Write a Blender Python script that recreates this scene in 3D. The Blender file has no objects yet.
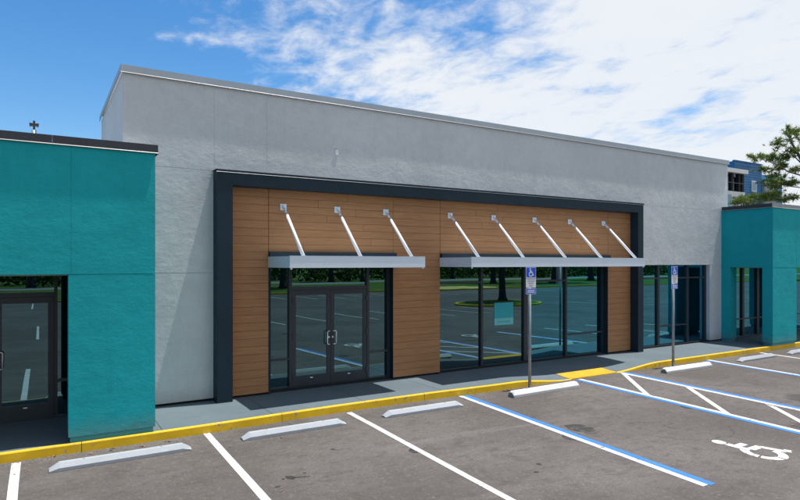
import bpy, bmesh, math, random
from mathutils import Vector, Matrix, noise as mnoise
random.seed(7)
R = math.radians
scene = bpy.context.scene
col = scene.collection

# ------------------------------------------------------------------ camera
cd = bpy.data.cameras.new("camera")
cam = bpy.data.objects.new("camera", cd); col.objects.link(cam)
cam.location = (0, 0, 2.62)
cam.rotation_euler = (R(90), 0, -math.atan(360 / 592.))
cd.sensor_width = 36; cd.lens = 592 / 800 * 36
cd.shift_y = 13 / 800
cd.clip_start = .1; cd.clip_end = 3000
scene.camera = cam

# ------------------------------------------------------------------ sun and sky
SUN = Vector((.25, -.044, 1)).normalized()
sl = bpy.data.lights.new("sun", 'SUN'); sl.energy = 4.7; sl.angle = R(.53); sl.color = (1, .955, .89)
so = bpy.data.objects.new("sun", sl); col.objects.link(so)
so.rotation_euler = SUN.to_track_quat('Z', 'Y').to_euler(); so.location = (5, 0, 30)

world = bpy.data.worlds.new("World"); scene.world = world; world.use_nodes = True
wn = world.node_tree.nodes; wl = world.node_tree.links; wn.clear()
def N(nodes, t, **k):
    n = nodes.new(t)
    for a, b in k.items(): setattr(n, a, b)
    return n
def build_sky():
    out = N(wn, 'ShaderNodeOutputWorld'); bg = N(wn, 'ShaderNodeBackground'); bg.inputs[1].default_value = .1
    sky = N(wn, 'ShaderNodeTexSky', sky_type='NISHITA', sun_disc=False)
    sky.sun_elevation = math.asin(SUN.z); sky.sun_rotation = R(98)
    sky.altitude = 0; sky.air_density = 1.0; sky.dust_density = .3; sky.ozone_density = 2.2
    tc = N(wn, 'ShaderNodeTexCoord'); sep = N(wn, 'ShaderNodeSeparateXYZ'); wl.new(tc.outputs['Generated'], sep.inputs[0])
    def M(op, a, b=None, clamp=False):
        n = N(wn, 'ShaderNodeMath', operation=op); n.use_clamp = clamp
        for i, v in enumerate((a, b)):
            if v is None: continue
            if isinstance(v, (int, float)): n.inputs[i].default_value = v
            else: wl.new(v, n.inputs[i])
        return n.outputs[0]
    x, y, z = sep.outputs
    zz = M('ADD', M('MAXIMUM', z, 0.0), .12)
    px = M('DIVIDE', x, zz); py = M('DIVIDE', y, zz)
    cmb = N(wn, 'ShaderNodeCombineXYZ'); wl.new(px, cmb.inputs[0]); wl.new(py, cmb.inputs[1])
    def noise(scale, detail, rough, dist, off, sx=1, sy=1, rz=0):
        mp = N(wn, 'ShaderNodeMapping'); mp.inputs['Location'].default_value = off
        mp.inputs['Scale'].default_value = (sx, sy, 1); mp.inputs['Rotation'].default_value = (0, 0, rz)
        wl.new(cmb.outputs[0], mp.inputs[0])
        n = N(wn, 'ShaderNodeTexNoise'); n.inputs['Scale'].default_value = scale; n.inputs['Detail'].default_value = detail
        n.inputs['Roughness'].default_value = rough; n.inputs['Distortion'].default_value = dist
        wl.new(mp.outputs[0], n.inputs['Vector']); return n.outputs[0]
    big = noise(.55, 3, .5, .2, (7.40, 12.08, 0))
    mid = noise(1.7, 9, .58, .35, (4.76, 10.88, 0), 1, .75, R(35))
    fine = noise(9, 9, .62, .35, (5, 0, 0), 1, .75, R(35))
    # the cloud bank lies east of a soft front
    front = M('ADD', M('MULTIPLY', px, .62), M('MULTIPLY', py, -.40))
    f = M('ADD', M('MINIMUM', front, .46), M('MULTIPLY', M('SUBTRACT', big, .5), .8))
    f = M('ADD', f, M('MULTIPLY', M('SUBTRACT', mid, .5), 2.3))
    f = M('ADD', f, M('MULTIPLY', M('SUBTRACT', fine, .5), 1.3))
    mr = N(wn, 'ShaderNodeMapRange', interpolation_type='SMOOTHSTEP'); wl.new(f, mr.inputs[0])
    mr.inputs[1].default_value = -.39; mr.inputs[2].default_value = .42
    dens = M('MULTIPLY', mr.outputs[0], .96, True)
    cr = N(wn, 'ShaderNodeMix', data_type='RGBA'); wl.new(mid, cr.inputs[0])
    cr.inputs[6].default_value = (5.7, 6.05, 6.5, 1); cr.inputs[7].default_value = (6.5, 6.65, 6.85, 1)
    mix = N(wn, 'ShaderNodeMix', data_type='RGBA'); wl.new(dens, mix.inputs[0])
    hs = N(wn, 'ShaderNodeHueSaturation'); hs.inputs['Saturation'].default_value = 1.34; hs.inputs['Value'].default_value = 1.12
    wl.new(sky.outputs[0], hs.inputs['Color'])
    low = N(wn, 'ShaderNodeMapRange', interpolation_type='SMOOTHSTEP'); wl.new(z, low.inputs[0]); low.inputs[1].default_value = .0; low.inputs[2].default_value = .16; wl.new(low.outputs[0], hs.inputs['Fac'])
    wl.new(hs.outputs[0], mix.inputs[6]); wl.new(cr.outputs[2], mix.inputs[7])
    wl.new(mix.outputs[2], bg.inputs[0]); wl.new(bg.outputs[0], out.inputs[0])
build_sky()
vs = scene.view_settings
vs.view_transform = 'Standard'; vs.look = 'None'; vs.gamma = 1; vs.exposure = 0.5; vs.use_curve_mapping = False
scene.render.engine = 'CYCLES'
scene.cycles.max_bounces = 8; scene.cycles.transparent_max_bounces = 12

# ------------------------------------------------------------------ materials
class G:
    """small node-graph helper"""
    def __init__(s, name, rough=.6, metal=0, spec=.4):
        s.m = bpy.data.materials.new(name); s.m.use_nodes = True
        s.n = s.m.node_tree.nodes; s.l = s.m.node_tree.links
        s.b = s.n['Principled BSDF']; s.b.inputs['Roughness'].default_value = rough
        s.b.inputs['Metallic'].default_value = metal; s.b.inputs['Specular IOR Level'].default_value = spec
        g = s.n.new('ShaderNodeNewGeometry'); s.pos = g.outputs['Position']
        oi = s.n.new('ShaderNodeObjectInfo'); s.rnd = oi.outputs['Random']
    def link(s, a, i): s.l.new(a, i)
    def map(s, scale=(1, 1, 1), rot=(0, 0, 0), off=None, src=None):
        m = s.n.new('ShaderNodeMapping'); m.inputs['Scale'].default_value = scale; m.inputs['Rotation'].default_value = rot
        s.l.new(src or s.pos, m.inputs[0])
        if off is not None: s.l.new(off, m.inputs['Location'])
        return m.outputs[0]
    def noise(s, scale, detail=4, rough=.55, vec=None, dist=0):
        n = s.n.new('ShaderNodeTexNoise'); n.inputs['Scale'].default_value = scale; n.inputs['Detail'].default_value = detail
        n.inputs['Roughness'].default_value = rough; n.inputs['Distortion'].default_value = dist
        s.l.new(vec or s.pos, n.inputs['Vector']); return n.outputs[0]
    def range(s, v, a, b, c=0, d=1, smooth=True):
        n = s.n.new('ShaderNodeMapRange')
        if smooth: n.interpolation_type = 'SMOOTHSTEP'
        s.l.new(v, n.inputs[0])
        for i, q in enumerate((a, b, c, d)): n.inputs[i + 1].default_value = q
        return n.outputs[0]
    def math(s, op, a, b=0):
        n = s.n.new('ShaderNodeMath'); n.operation = op
        for i, v in enumerate((a, b)):
            if isinstance(v, (int, float)): n.inputs[i].default_value = v
            else: s.l.new(v, n.inputs[i])
        return n.outputs[0]
    def mix(s, f, a, b):
        n = s.n.new('ShaderNodeMix'); n.data_type = 'RGBA'
        if isinstance(f, (int, float)): n.inputs[0].default_value = f
        else: s.l.new(f, n.inputs[0])
        for i, v in ((6, a), (7, b)):
            if isinstance(v, tuple): n.inputs[i].default_value = (*v[:3], 1)
            else: s.l.new(v, n.inputs[i])
        return n.outputs[2]
    def color(s, c):
        if isinstance(c, tuple): s.b.inputs['Base Color'].default_value = (*c[:3], 1)
        else: s.l.new(c, s.b.inputs['Base Color'])
        return s
    def bump(s, h, strength=.3, dist=.01, prev=None):
        n = s.n.new('ShaderNodeBump'); n.inputs['Strength'].default_value = strength; n.inputs['Distance'].default_value = dist
        s.l.new(h, n.inputs['Height'])
        if prev: s.l.new(prev, n.inputs['Normal'])
        s.l.new(n.outputs[0], s.b.inputs['Normal']); return n.outputs[0]

def mul(c, k): return tuple(v * k for v in c)
def stucco(name, c):
    g = G(name, .9, 0, .2)
    a = g.noise(.55, 5, .6); b = g.noise(4, 7, .7); f = g.noise(85, 4, .7)
    cc = g.mix(g.range(a, .3, .7), mul(c, .93), mul(c, 1.05))
    cc = g.mix(g.range(b, .40, .70, 0, .55), cc, mul(c, .86))
    cc = g.mix(g.range(g.noise(18, 5, .7), .45, .75, 0, .4), cc, mul(c, 1.12))
    # faint vertical run-off streaks and a dusty band near the pavement
    st = g.noise(2.6, 6, .65, g.map((3.2, 3.2, .14)))
    cc = g.mix(g.range(st, .56, .76, 0, .26), cc, mul(c, .74))
    sx = g.n.new('ShaderNodeSeparateXYZ'); g.link(g.pos, sx.inputs[0])
    h = g.math('ADD', sx.outputs[2], g.math('MULTIPLY', g.noise(3, 5, .7), -.35))
    cc = g.mix(g.range(h, -.12, .22, .30, 0), cc, (.22, .20, .17))
    g.color(cc)
    n1 = g.bump(g.noise(2.4, 3, .5), .5, .04)
    w = g.noise(9, 8, .72, g.map((1, 1, 1.5)), .1)
    n2 = g.bump(w, .6, .016, n1)
    g.bump(f, .7, .004, n2)
    return g.m
def flat(name, c, rough=.5, metal=0, spec=.4, var=.08, sc=3., bump=0):
    g = G(name, rough, metal, spec)
    a = g.noise(sc, 5, .6)
    g.color(g.mix(g.range(a, .3, .72), mul(c, 1 - var), mul(c, 1 + var)))
    r = g.noise(sc * 5, 4, .6); g.link(g.range(r, .2, .8, max(0, rough - .08), min(1, rough + .1)), g.b.inputs['Roughness'])
    if bump: g.bump(g.noise(sc * 12, 4, .6), bump, .003)
    return g.m
def wood_mat():
    g = G('wood_board', .55, 0, .3)
    cx = g.n.new('ShaderNodeCombineXYZ')
    r10 = g.math('MULTIPLY', g.rnd, 37.); g.link(r10, cx.inputs[0]); g.link(g.math('MULTIPLY', g.rnd, 11.), cx.inputs[2])
    v = g.map((.55, 1, 9), (0, 0, 0), cx.outputs[0])
    gr = g.noise(3.2, 7, .62, v, .6); fi = g.noise(22, 4, .6, g.map((.16, 1, 4), (0, 0, 0), cx.outputs[0]))
    c = g.mix(g.range(gr, .25, .78), (.305, .151, .066), (.412, .213, .097))
    c = g.mix(g.range(fi, .42, .72, 0, .4), c, (.25, .11, .046))
    tone = g.range(g.rnd, 0, 1, .0, .26, False)
    c = g.mix(tone, c, (.27, .125, .058))
    g.color(c); g.bump(gr, .15, .003)
    return g.m
def asphalt_mat():
    g = G('asphalt', .9, 0, .25)
    big = g.noise(.28, 7, .62, None, .4); m = g.noise(1.3, 7, .7); f = g.noise(38, 5, .75); sp = g.noise(140, 2, .6)
    c = g.mix(g.range(big, .32, .68), (.082, .072, .067), (.138, .126, .120))
    c = g.mix(g.range(m, .48, .72, 0, .75), c, (.070, .061, .057))
    # traffic streaks along the drive aisle
    st = g.noise(1.0, 6, .65, g.map((.18, 1.5, 1)), .5)
    c = g.mix(g.range(st, .54, .72, 0, .6), c, (.165, .156, .150))
    c = g.mix(g.range(f, .35, .68, 0, .55), c, (.055, .05, .047))
    c = g.mix(g.range(sp, .58, .76, 0, .6), c, (.22, .205, .19))
    mo = g.noise(5.5, 6, .7, g.map((.7, 1.3, 1)), .3)
    c = g.mix(g.range(mo, .48, .70, 0, .6), c, (.062, .052, .047))
    c = g.mix(g.range(g.noise(17, 5, .7), .52, .72, 0, .45), c, (.19, .175, .165))
    # sealed oil drips
    o = g.noise(.62, 3, .45, g.map((1, .8, 1)), .3)
    c = g.mix(g.range(o, .70, .74, 0, .6), c, (.035, .033, .033))
    # thin cracks: voronoi cell borders, broken up
    vo = g.n.new('ShaderNodeTexVoronoi'); vo.feature = 'DISTANCE_TO_EDGE'; vo.inputs['Scale'].default_value = .26
    dn = g.n.new('ShaderNodeVectorMath'); dn.operation = 'ADD'
    nn = g.n.new('ShaderNodeTexNoise'); nn.inputs['Scale'].default_value = 1.4; nn.inputs['Detail'].default_value = 6; g.link(g.pos, nn.inputs['Vector'])
    g.link(g.pos, dn.inputs[0]); g.link(nn.outputs['Color'], dn.inputs[1]); g.link(dn.outputs[0], vo.inputs['Vector'])
    cr = g.range(vo.outputs['Distance'], .0, .006, 1, 0)
    br = g.range(g.noise(.35, 2, .5), .5, .6)
    c = g.mix(g.math('MULTIPLY', g.math('MULTIPLY', cr, br), .55), c, (.035, .032, .03))
    g.color(c)
    n1 = g.bump(f, .5, .006); g.bump(sp, .4, .004, n1)
    return g.m
def paint_mat(name, c, wear=.62, under=(.085, .077, .07)):
    g = G(name, .65, 0, .35)
    w = g.noise(9, 8, .75); w2 = g.noise(1.3, 4, .6)
    f = g.range(g.math('ADD', g.math('MULTIPLY', w, .75), g.math('MULTIPLY', w2, .32)), wear, wear + .07)
    c2 = g.mix(g.range(g.noise(3, 5, .6), .3, .7), mul(c, .88), mul(c, 1.04))
    g.color(g.mix(f, c2, under)); g.bump(g.noise(45, 4, .7), .3, .004)
    return g.m
def concrete_mat(name, c, stain=.25):
    g = G(name, .8, 0, .3)
    a = g.noise(.5, 6, .6); b = g.noise(6, 6, .7); f = g.noise(70, 3, .6)
    cc = g.mix(g.range(a, .3, .7), mul(c, .88), mul(c, 1.08)); cc = g.mix(g.range(b, .45, .75, 0, stain), cc, mul(c, .62))
    st = g.noise(1.5, 5, .6, g.map((.5, 1.6, 1)), .8)
    cc = g.mix(g.range(st, .58, .75, 0, stain), cc, mul(c, 1.28))
    g.color(cc); n = g.bump(b, .25, .004); g.bump(f, .3, .002, n)
    return g.m
def glass_mat(name, tint, trans, refl):
    g = G(name); g.n.remove(g.b)
    out = [n for n in g.n if n.type == 'OUTPUT_MATERIAL'][0]
    gl = g.n.new('ShaderNodeBsdfGlossy'); gl.inputs['Roughness'].default_value = .0; gl.inputs['Color'].default_value = (*tint, 1)
    tr = g.n.new('ShaderNodeBsdfTransparent'); tr.inputs['Color'].default_value = (*trans, 1)
    fr = g.n.new('ShaderNodeLayerWeight'); fr.inputs['Blend'].default_value = .35
    f = g.range(fr.outputs['Facing'], .0, 1., refl, 1., False)
    wv = g.noise(1.1, 2, .4, g.map((1, 1, .6)))
    bp = g.n.new('ShaderNodeBump'); bp.inputs['Strength'].default_value = .035; bp.inputs['Distance'].default_value = .02
    g.link(wv, bp.inputs['Height']); g.link(bp.outputs[0], gl.inputs['Normal'])
    mx = g.n.new('ShaderNodeMixShader'); g.link(f, mx.inputs[0]); g.link(tr.outputs[0], mx.inputs[1]); g.link(gl.outputs[0], mx.inputs[2])
    g.link(mx.outputs[0], out.inputs['Surface'])
    return g.m
def leaf_mat(name, a, b):
    g = G(name, .6, 0, .3)
    n = g.noise(1.1, 3, .6); c = g.mix(g.range(n, .3, .7), a, b)
    c = g.mix(g.range(g.noise(7, 2, .5), .35, .7, 0, .55), c, mul(a, .6))
    g.color(c)
    out = [x for x in g.n if x.type == 'OUTPUT_MATERIAL'][0]
    t = g.n.new('ShaderNodeBsdfTranslucent'); g.link(c, t.inputs[0])
    mx = g.n.new('ShaderNodeMixShader'); mx.inputs[0].default_value = .3
    g.link(g.b.outputs[0], mx.inputs[1]); g.link(t.outputs[0], mx.inputs[2]); g.link(mx.outputs[0], out.inputs[0])
    return g.m
def grass_mat(name, a, b, dry=(.16, .14, .05)):
    g = G(name, .9, 0, .15)
    c = g.mix(g.range(g.noise(.5, 6, .65), .3, .7), a, b)
    c = g.mix(g.range(g.noise(.13, 5, .6), .52, .72, 0, .7), c, dry)
    c = g.mix(g.range(g.noise(14, 4, .7), .4, .7, 0, .5), c, mul(a, .5))
    g.color(c); g.bump(g.noise(25, 4, .7), .8, .05)
    return g.m
M = {}
M['gray'] = stucco('stucco_gray', (.565, .59, .605))
M['teal'] = stucco('stucco_teal', (.013, .355, .388))
M['silver'] = flat('silver_metal', (.66, .74, .82), .42, .10, .5, .03, 2)
M['coping_gray'] = flat('coping_grey_metal', (.33, .385, .43), .40, .3, .5, .05, 1.2)
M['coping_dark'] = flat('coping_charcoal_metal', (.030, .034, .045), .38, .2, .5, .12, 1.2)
M['coping_mid'] = flat('coping_mid_grey_metal', (.20, .21, .23), .38, .3, .5, .1, 1.2)  # lighter grey on the right shop's front run than on its side run
M['hem'] = flat('sun_pale_hem', (.30, .285, .29), .5, .4, .5, .05, 4)  # paler than the dark copings: sun glint on the drip edge put into colour
M['hemdark'] = flat('sun_grey_hem', (.16, .16, .18), .4, .3, .5, .05, 4)  # paler than the portal cap: its sunlit edge line put into colour
M['frame'] = flat('portal_charcoal_panel', (.011, .027, .041), .55, .0, .22, .12, 1.5)
M['mull'] = flat('dark_anodised_aluminium', (.030, .040, .050), .38, .15, .5, .1, 5)
M['black'] = flat('black_gap', (.008, .009, .011), .8)
M['wood'] = wood_mat()
M['walk'] = concrete_mat('painted_grey_concrete', (.100, .132, .152), .30)
M['walkbase'] = concrete_mat('dark_joint_filler', (.05, .058, .065), .1)
M['asphalt'] = asphalt_mat()
M['yellow'] = paint_mat('yellow_kerb_paint', (.68, .42, .008), .59, (.30, .24, .14))
M['yellowpad'] = paint_mat('yellow_ramp_paint', (.56, .31, .012), .66, (.5, .32, .05))
M['white'] = paint_mat('white_line_paint', (.56, .555, .55), .60)
M['blue'] = paint_mat('blue_line_paint', (.030, .17, .52), .63)
M['stopgray'] = concrete_mat('wheel_stop_grey_paint', (.33, .355, .385), .35)
M['stopwhite'] = concrete_mat('wheel_stop_white_paint', (.56, .56, .555), .25)
M['stopraw'] = concrete_mat('wheel_stop_raw_concrete', (.24, .245, .25), .4)
M['glass'] = glass_mat('storefront_glass', (.24, .43, .49), (.14, .24, .25), .42)
M['glassb'] = glass_mat('glass_blue_reflection', (.15, .50, .66), (.12, .24, .27), .50)  # right-hand panes: bluer, polarised-looking reflection put into the tint
M['post'] = flat('galvanised_steel', (.34, .36, .38), .45, .6, .5, .12, 8)
M['signblue'] = flat('sign_blue', (.010, .085, .56), .45, 0, .4, .03)
M['signwhite'] = flat('sign_white', (.72, .74, .77), .45, 0, .4, .03)
M['ink'] = flat('sign_black_ink', (.03, .035, .05), .6)
M['chrome'] = flat('pull_handle_steel', (.78, .80, .82), .3, .5, .5, .03)
M['white_metal'] = flat('white_powder_coat', (.76, .77, .79), .35, .1, .5, .03)
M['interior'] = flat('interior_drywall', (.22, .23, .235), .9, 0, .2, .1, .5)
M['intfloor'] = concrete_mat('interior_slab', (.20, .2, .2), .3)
M['poster'] = flat('teal_notice_paper', (.028, .36, .43), .5, 0, .3, .05)
M['posterpale'] = flat('pale_teal_notice_paper', (.16, .50, .53), .5, 0, .3, .05)
M['posterdark'] = flat('dark_teal_notice_paper', (.008, .10, .15), .4, 0, .3, .05)
M['grass'] = grass_mat('lawn_grass', (.045, .10, .014), (.085, .15, .024))
M['sand'] = concrete_mat('dry_straw_mulch', (.55, .42, .13), .2)
M['road'] = concrete_mat('far_road', (.20, .20, .205), .2)
M['leaf_dark'] = leaf_mat('foliage_dark', (.014, .036, .008), (.034, .070, .015))
M['leaf_hedge'] = leaf_mat('foliage_mid', (.022, .055, .010), (.055, .105, .020))  # hedge green, darkened in colour to stand for the trees' shade
M['needle'] = leaf_mat('pine_needles', (.085, .155, .027), (.24, .29, .07))
M['bark'] = flat('bark', (.075, .062, .052), .9, 0, .2, .3, 3, .6)
M['pinebark'] = flat('pine_bark', (.14, .115, .095), .9, 0, .2, .3, 4, .6)
M['bluesiding'] = flat('blue_siding', (.006, .125, .32), .5, 0, .4, .1, .6)
M['bluelight'] = flat('light_blue_siding', (.03, .25, .50), .5, 0, .4, .1, .6)
M['bwhite'] = flat('white_render', (.68, .68, .68), .7, 0, .3, .05, .6)
M['bgrey'] = flat('grey_corrugated_siding', (.36, .37, .38), .6, 0, .3, .05, .6)
M['bglass'] = flat('far_window_glass', (.08, .24, .34), .06, 0, .8, .1)
M['leafdry'] = flat('dry_leaf', (.30, .17, .09), .8, 0, .2, .3, 9)

# ------------------------------------------------------------------ helpers
def link(name, me, mat, parent=None):
    o = bpy.data.objects.new(name, me); col.objects.link(o)
    if mat:
        mats = mat if isinstance(mat, (list, tuple)) else [mat]
        if not me.materials:
            for m in mats: me.materials.append(M[m])
    if parent: o.parent = parent
    return o
def tag(o, label=None, cat=None, group=None, kind=None):
    if label: o['label'] = label
    if cat: o['category'] = cat
    if group: o['group'] = group
    if kind: o['kind'] = kind
    return o
def empty(name, loc=(0, 0, 0), rz=0):
    o = bpy.data.objects.new(name, None); col.objects.link(o); o.location = loc; o.rotation_euler = (0, 0, rz)
    o.empty_display_size = .2
    return o
def pym(name, v, f, smooth=False):
    me = bpy.data.meshes.new(name); me.from_pydata([tuple(p) for p in v], [], f); me.update()
    bm = bmesh.new(); bm.from_mesh(me); bmesh.ops.recalc_face_normals(bm, faces=bm.faces); bm.to_mesh(me); bm.free()
    if smooth:
        for p in me.polygons: p.use_smooth = True
    return me
def inv(parent):
    return parent.matrix_basis.inverted() if parent else Matrix()
class MB:
    """collects shapes in world coordinates; build() links them as one mesh"""
    def __init__(s): s.v = []; s.f = []
    def box(s, x0, x1, y0, y1, z0, z1):
        k = len(s.v)
        s.v += [(x, y, z) for z in (z0, z1) for y in (y0, y1) for x in (x0, x1)]
        s.f += [tuple(k + i for i in q) for q in ((0, 2, 3, 1), (4, 5, 7, 6), (0, 1, 5, 4), (2, 6, 7, 3), (0, 4, 6, 2), (1, 3, 7, 5))]
        return s
    def prism(s, poly, a, axis, b):
        """poly 2D extruded along axis ('x' poly=(y,z); 'y' poly=(x,z); 'z' poly=(x,y))"""
        n = len(poly); k = len(s.v)
        for t in (a, b):
            for p in poly:
                s.v.append({'x': (t, p[0], p[1]), 'y': (p[0], t, p[1]), 'z': (p[0], p[1], t)}[axis])
        s.f.append(tuple(k + i for i in range(n))); s.f.append(tuple(k + n + i for i in reversed(range(n))))
        for i in range(n): j = (i + 1) % n; s.f.append((k + i, k + j, k + n + j, k + n + i))
        return s
    def tube(s, pts, rad, seg=8, cap=True):
        k0 = len(s.v); pts = [Vector(p) for p in pts]; n = len(pts)
        rads = rad if isinstance(rad, (list, tuple)) else [rad] * n
        for i, p in enumerate(pts):
            d = (pts[min(i + 1, n - 1)] - pts[max(i - 1, 0)]).normalized()
            u = d.cross(Vector((0, 0, 1)) if abs(d.z) < .9 else Vector((1, 0, 0))).normalized(); w = d.cross(u)
            for j in range(seg):
                a = 2 * math.pi * j / seg; s.v.append(tuple(p + (u * math.cos(a) + w * math.sin(a)) * rads[i]))
        for i in range(n - 1):
            for j in range(seg):
                q = (j + 1) % seg; s.f.append((k0 + i * seg + j, k0 + i * seg + q, k0 + (i + 1) * seg + q, k0 + (i + 1) * seg + j))
        if cap:
            s.f.append(tuple(k0 + j for j in reversed(range(seg)))); s.f.append(tuple(k0 + (n - 1) * seg + j for j in range(seg)))
        return s
    def quad(s, a, b, c, d):
        k = len(s.v); s.v += [a, b, c, d]; s.f.append((k, k + 1, k + 2, k + 3)); return s
    def build(s, name, mat, parent=None, bevel=0, smooth=False):
        m = Matrix()
        p = parent
        while p is not None: m = m @ Matrix(); p = p.parent
        v = s.v
        if parent is not None:
            w = worldmat(parent).inverted(); v = [tuple(w @ Vector(q)) for q in s.v]
        me = bpy.data.meshes.new(name); me.from_pydata(v, [], s.f); me.update()
        bm = bmesh.new(); bm.from_mesh(me)
        if bevel:
            bmesh.ops.bevel(bm, geom=[e for e in bm.edges], offset=bevel, segments=1, affect='EDGES')
        bmesh.ops.recalc_face_normals(bm, faces=bm.faces); bm.to_mesh(me); bm.free()
        if smooth:
            for q in me.polygons: q.use_smooth = True
        return link(name, me, mat, parent)
def worldmat(o):
    m = Matrix.Translation(o.location) @ o.rotation_euler.to_matrix().to_4x4() @ Matrix.Diagonal((*o.scale, 1))
    return worldmat(o.parent) @ m if o.parent else m
def B(name, mat, parent, x0, x1, y0, y1, z0, z1, bevel=0):
    return MB().box(x0, x1, y0, y1, z0, z1).build(name, mat, parent, bevel)
UNIT = {}
def ubox(name, mat, parent, x0, x1, y0, y1, z0, z1):
    """box piece sharing one unit-cube mesh per material"""
    if mat not in UNIT:
        me = bpy.data.meshes.new(name); mb = MB().box(-.5, .5, -.5, .5, -.5, .5); me.from_pydata(mb.v, [], mb.f); me.update()
        me.materials.append(M[mat]); UNIT[mat] = me
    o = bpy.data.objects.new(name, UNIT[mat]); col.objects.link(o)
    c = Vector(((x0 + x1) / 2, (y0 + y1) / 2, (z0 + z1) / 2))
    if parent: c = worldmat(parent).inverted() @ c; o.parent = parent
    o.location = c; o.scale = (x1 - x0, y1 - y0, z1 - z0)
    return o
def wavy(name, mat, parent, x0, x1, y, z0, z1, amp=.005, step=.16):
    """hand-trowelled stucco panel facing -Y: the plaster bellies in and out by a few millimetres"""
    nx = max(2, int((x1 - x0) / step)); nz = max(2, int((z1 - z0) / step)); v = []; f = []
    for j in range(nz + 1):
        for i in range(nx + 1):
            x = x0 + (x1 - x0) * i / nx; z = z0 + (z1 - z0) * j / nz
            d = mnoise.noise(Vector((x * .75, y, z * 1.0))) * .65 + mnoise.noise(Vector((x * 1.9 + 7, y, z * 2.6))) * .35
            v.append((x, y + amp * (d - .35), z))
    for j in range(nz):
        for i in range(nx): k = j * (nx + 1) + i; f.append((k, k + 1, k + nx + 2, k + nx + 1))
    w = worldmat(parent).inverted(); me = bpy.data.meshes.new(name); me.from_pydata([tuple(w @ Vector(p)) for p in v], [], f); me.update()
    for p in me.polygons: p.use_smooth = True
    return link(name, me, mat, parent)
def copy_tree(o, parent=None):
    c = o.copy(); col.objects.link(c); c.parent = parent
    for ch in [q for q in bpy.data.objects if q.parent == o]: copy_tree(ch, c)
    return c
def sm(t): t = max(0, min(1, t)); return t * t * (3 - 2 * t)

# ------------------------------------------------------------------ ground
def gz(y):
    """height of the asphalt: it drains away from the building"""
    if y > 9.85: return -.14
    return -.14 - .019 * (9.85 - max(y, -8))
def ground():
    v = []; f = []
    xs = [-900, -300, -90, 110, 300, 900]; ys = [-900, -300, -120, -70, -32, 60, 300, 900]
    for y in ys:
        for x in xs: v.append((x, y, -.62 if abs(y) < 250 and abs(x) < 250 else -.62))
    nx = len(xs)
    for j in range(len(ys) - 1):
        for i in range(nx - 1): f.append((j * nx + i, j * nx + i + 1, (j + 1) * nx + i + 1, (j + 1) * nx + i))
    tag(link('ground', pym('ground', v, f), 'grass'), kind='structure')
ground()
def lot():
    ys = [-31, -20, -8, -4, 0, 3, 6, 9.85, 11, 40]; xs = [-70, -20, -5, 0, 5, 10, 15, 20, 30, 60, 105]
    v = [(x, y, gz(y)) for y in ys for x in xs]; nx = len(xs); f = []
    for j in range(len(ys) - 1):
        for i in range(nx - 1): f.append((j * nx + i, j * nx + i + 1, (j + 1) * nx + i + 1, (j + 1) * nx + i))
    o = link('parking_lot', pym('parking_lot', v, f), 'asphalt'); tag(o, kind='structure'); return o
LOT = lot()
def decal(name, mat, poly, lift=.004):
    """painted marking: a thin sheet following the asphalt"""
    v = [(x, y, gz(y) + lift) for x, y in poly]
    me = bpy.data.meshes.new(name); me.from_pydata(v, [], [tuple(range(len(v)))]); me.update()
    if me.polygons[0].normal.z < 0: me.flip_normals()
    return link(name, me, mat, LOT)
def strip(name, mat, xa0, xa1, ya, yb, xb0=None, xb1=None, n=6, lift=.004):
    xb0 = xa0 if xb0 is None else xb0; xb1 = xa1 if xb1 is None else xb1
    v = []; f = []
    for i in range(n + 1):
        t = i / n; y = ya + (yb - ya) * t; w = random.uniform(-.004, .004)
        v += [(xa0 + (xb0 - xa0) * t + w, y, gz(y) + lift), (xa1 + (xb1 - xa1) * t + w, y, gz(y) + lift)]
    for i in range(n): f.append((2 * i, 2 * i + 1, 2 * i + 3, 2 * i + 2))
    me = bpy.data.meshes.new(name); me.from_pydata(v, [], f); me.update()
    if me.polygons[0].normal.z < 0: me.flip_normals()
    return link(name, me, mat, LOT)
FY = 9.80
strip('parking_line', 'white', -2.90, -2.79, FY - .05, 4.4)
strip('parking_line', 'white', -.335, -.225, FY - .06, 4.4)
strip('parking_line', 'white', 2.255, 2.36, FY + .04, 4.4, 2.22, 2.335)
strip('parking_line', 'white', 4.82, 4.925, FY + .02, 4.4, 4.77, 4.87)
strip('parking_line', 'white', 7.40, 7.505, FY + .04, 4.46, 7.255, 7.37)
strip('blue_line', 'blue', 7.51, 7.62, FY + .04, 4.43, 7.375, 7.49)
strip('blue_line', 'blue', 10.78, 10.90, FY + .0, 4.3, 10.80, 10.93)
strip('parking_line', 'white', 10.905, 11.02, FY + .0, 4.3, 10.935, 11.06)
strip('parking_line', 'white', 12.42, 12.545, FY + .02, 4.3, 12.46, 12.59)
strip('blue_line', 'blue', 12.55, 12.68, FY + .02, 4.3, 12.595, 12.73)
strip('blue_line', 'blue', 16.06, 16.18, FY + .03, 4.4, 16.02, 16.15)
strip('parking_line', 'white', 16.185, 16.30, FY + .03, 4.4, 16.155, 16.28)
for x in (18.87, 21.45, 24.05): strip('parking_line', 'white', x, x + .11, FY + .0, 4.4)
for k in range(4):                                # hatching in the access aisle
    y = 9.78 - 1.72 * k
    if y - 1.72 < 4: break
    decal('hatch_line', 'white', [(12.42, y), (12.42, y - .17), (11.03, y - 1.83), (11.03, y - 1.66)], .0045)
for k in range(-16, 22):                          # the two rows of bays behind
    x = 2.45 + 2.58 * k
    if not 26.4 < x < 34: strip('parking_line', 'white', x, x + .1, -4.2, -10.6)
    strip('parking_line', 'white', x + 2.2, x + 2.3, -23.3, -29.2)

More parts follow.
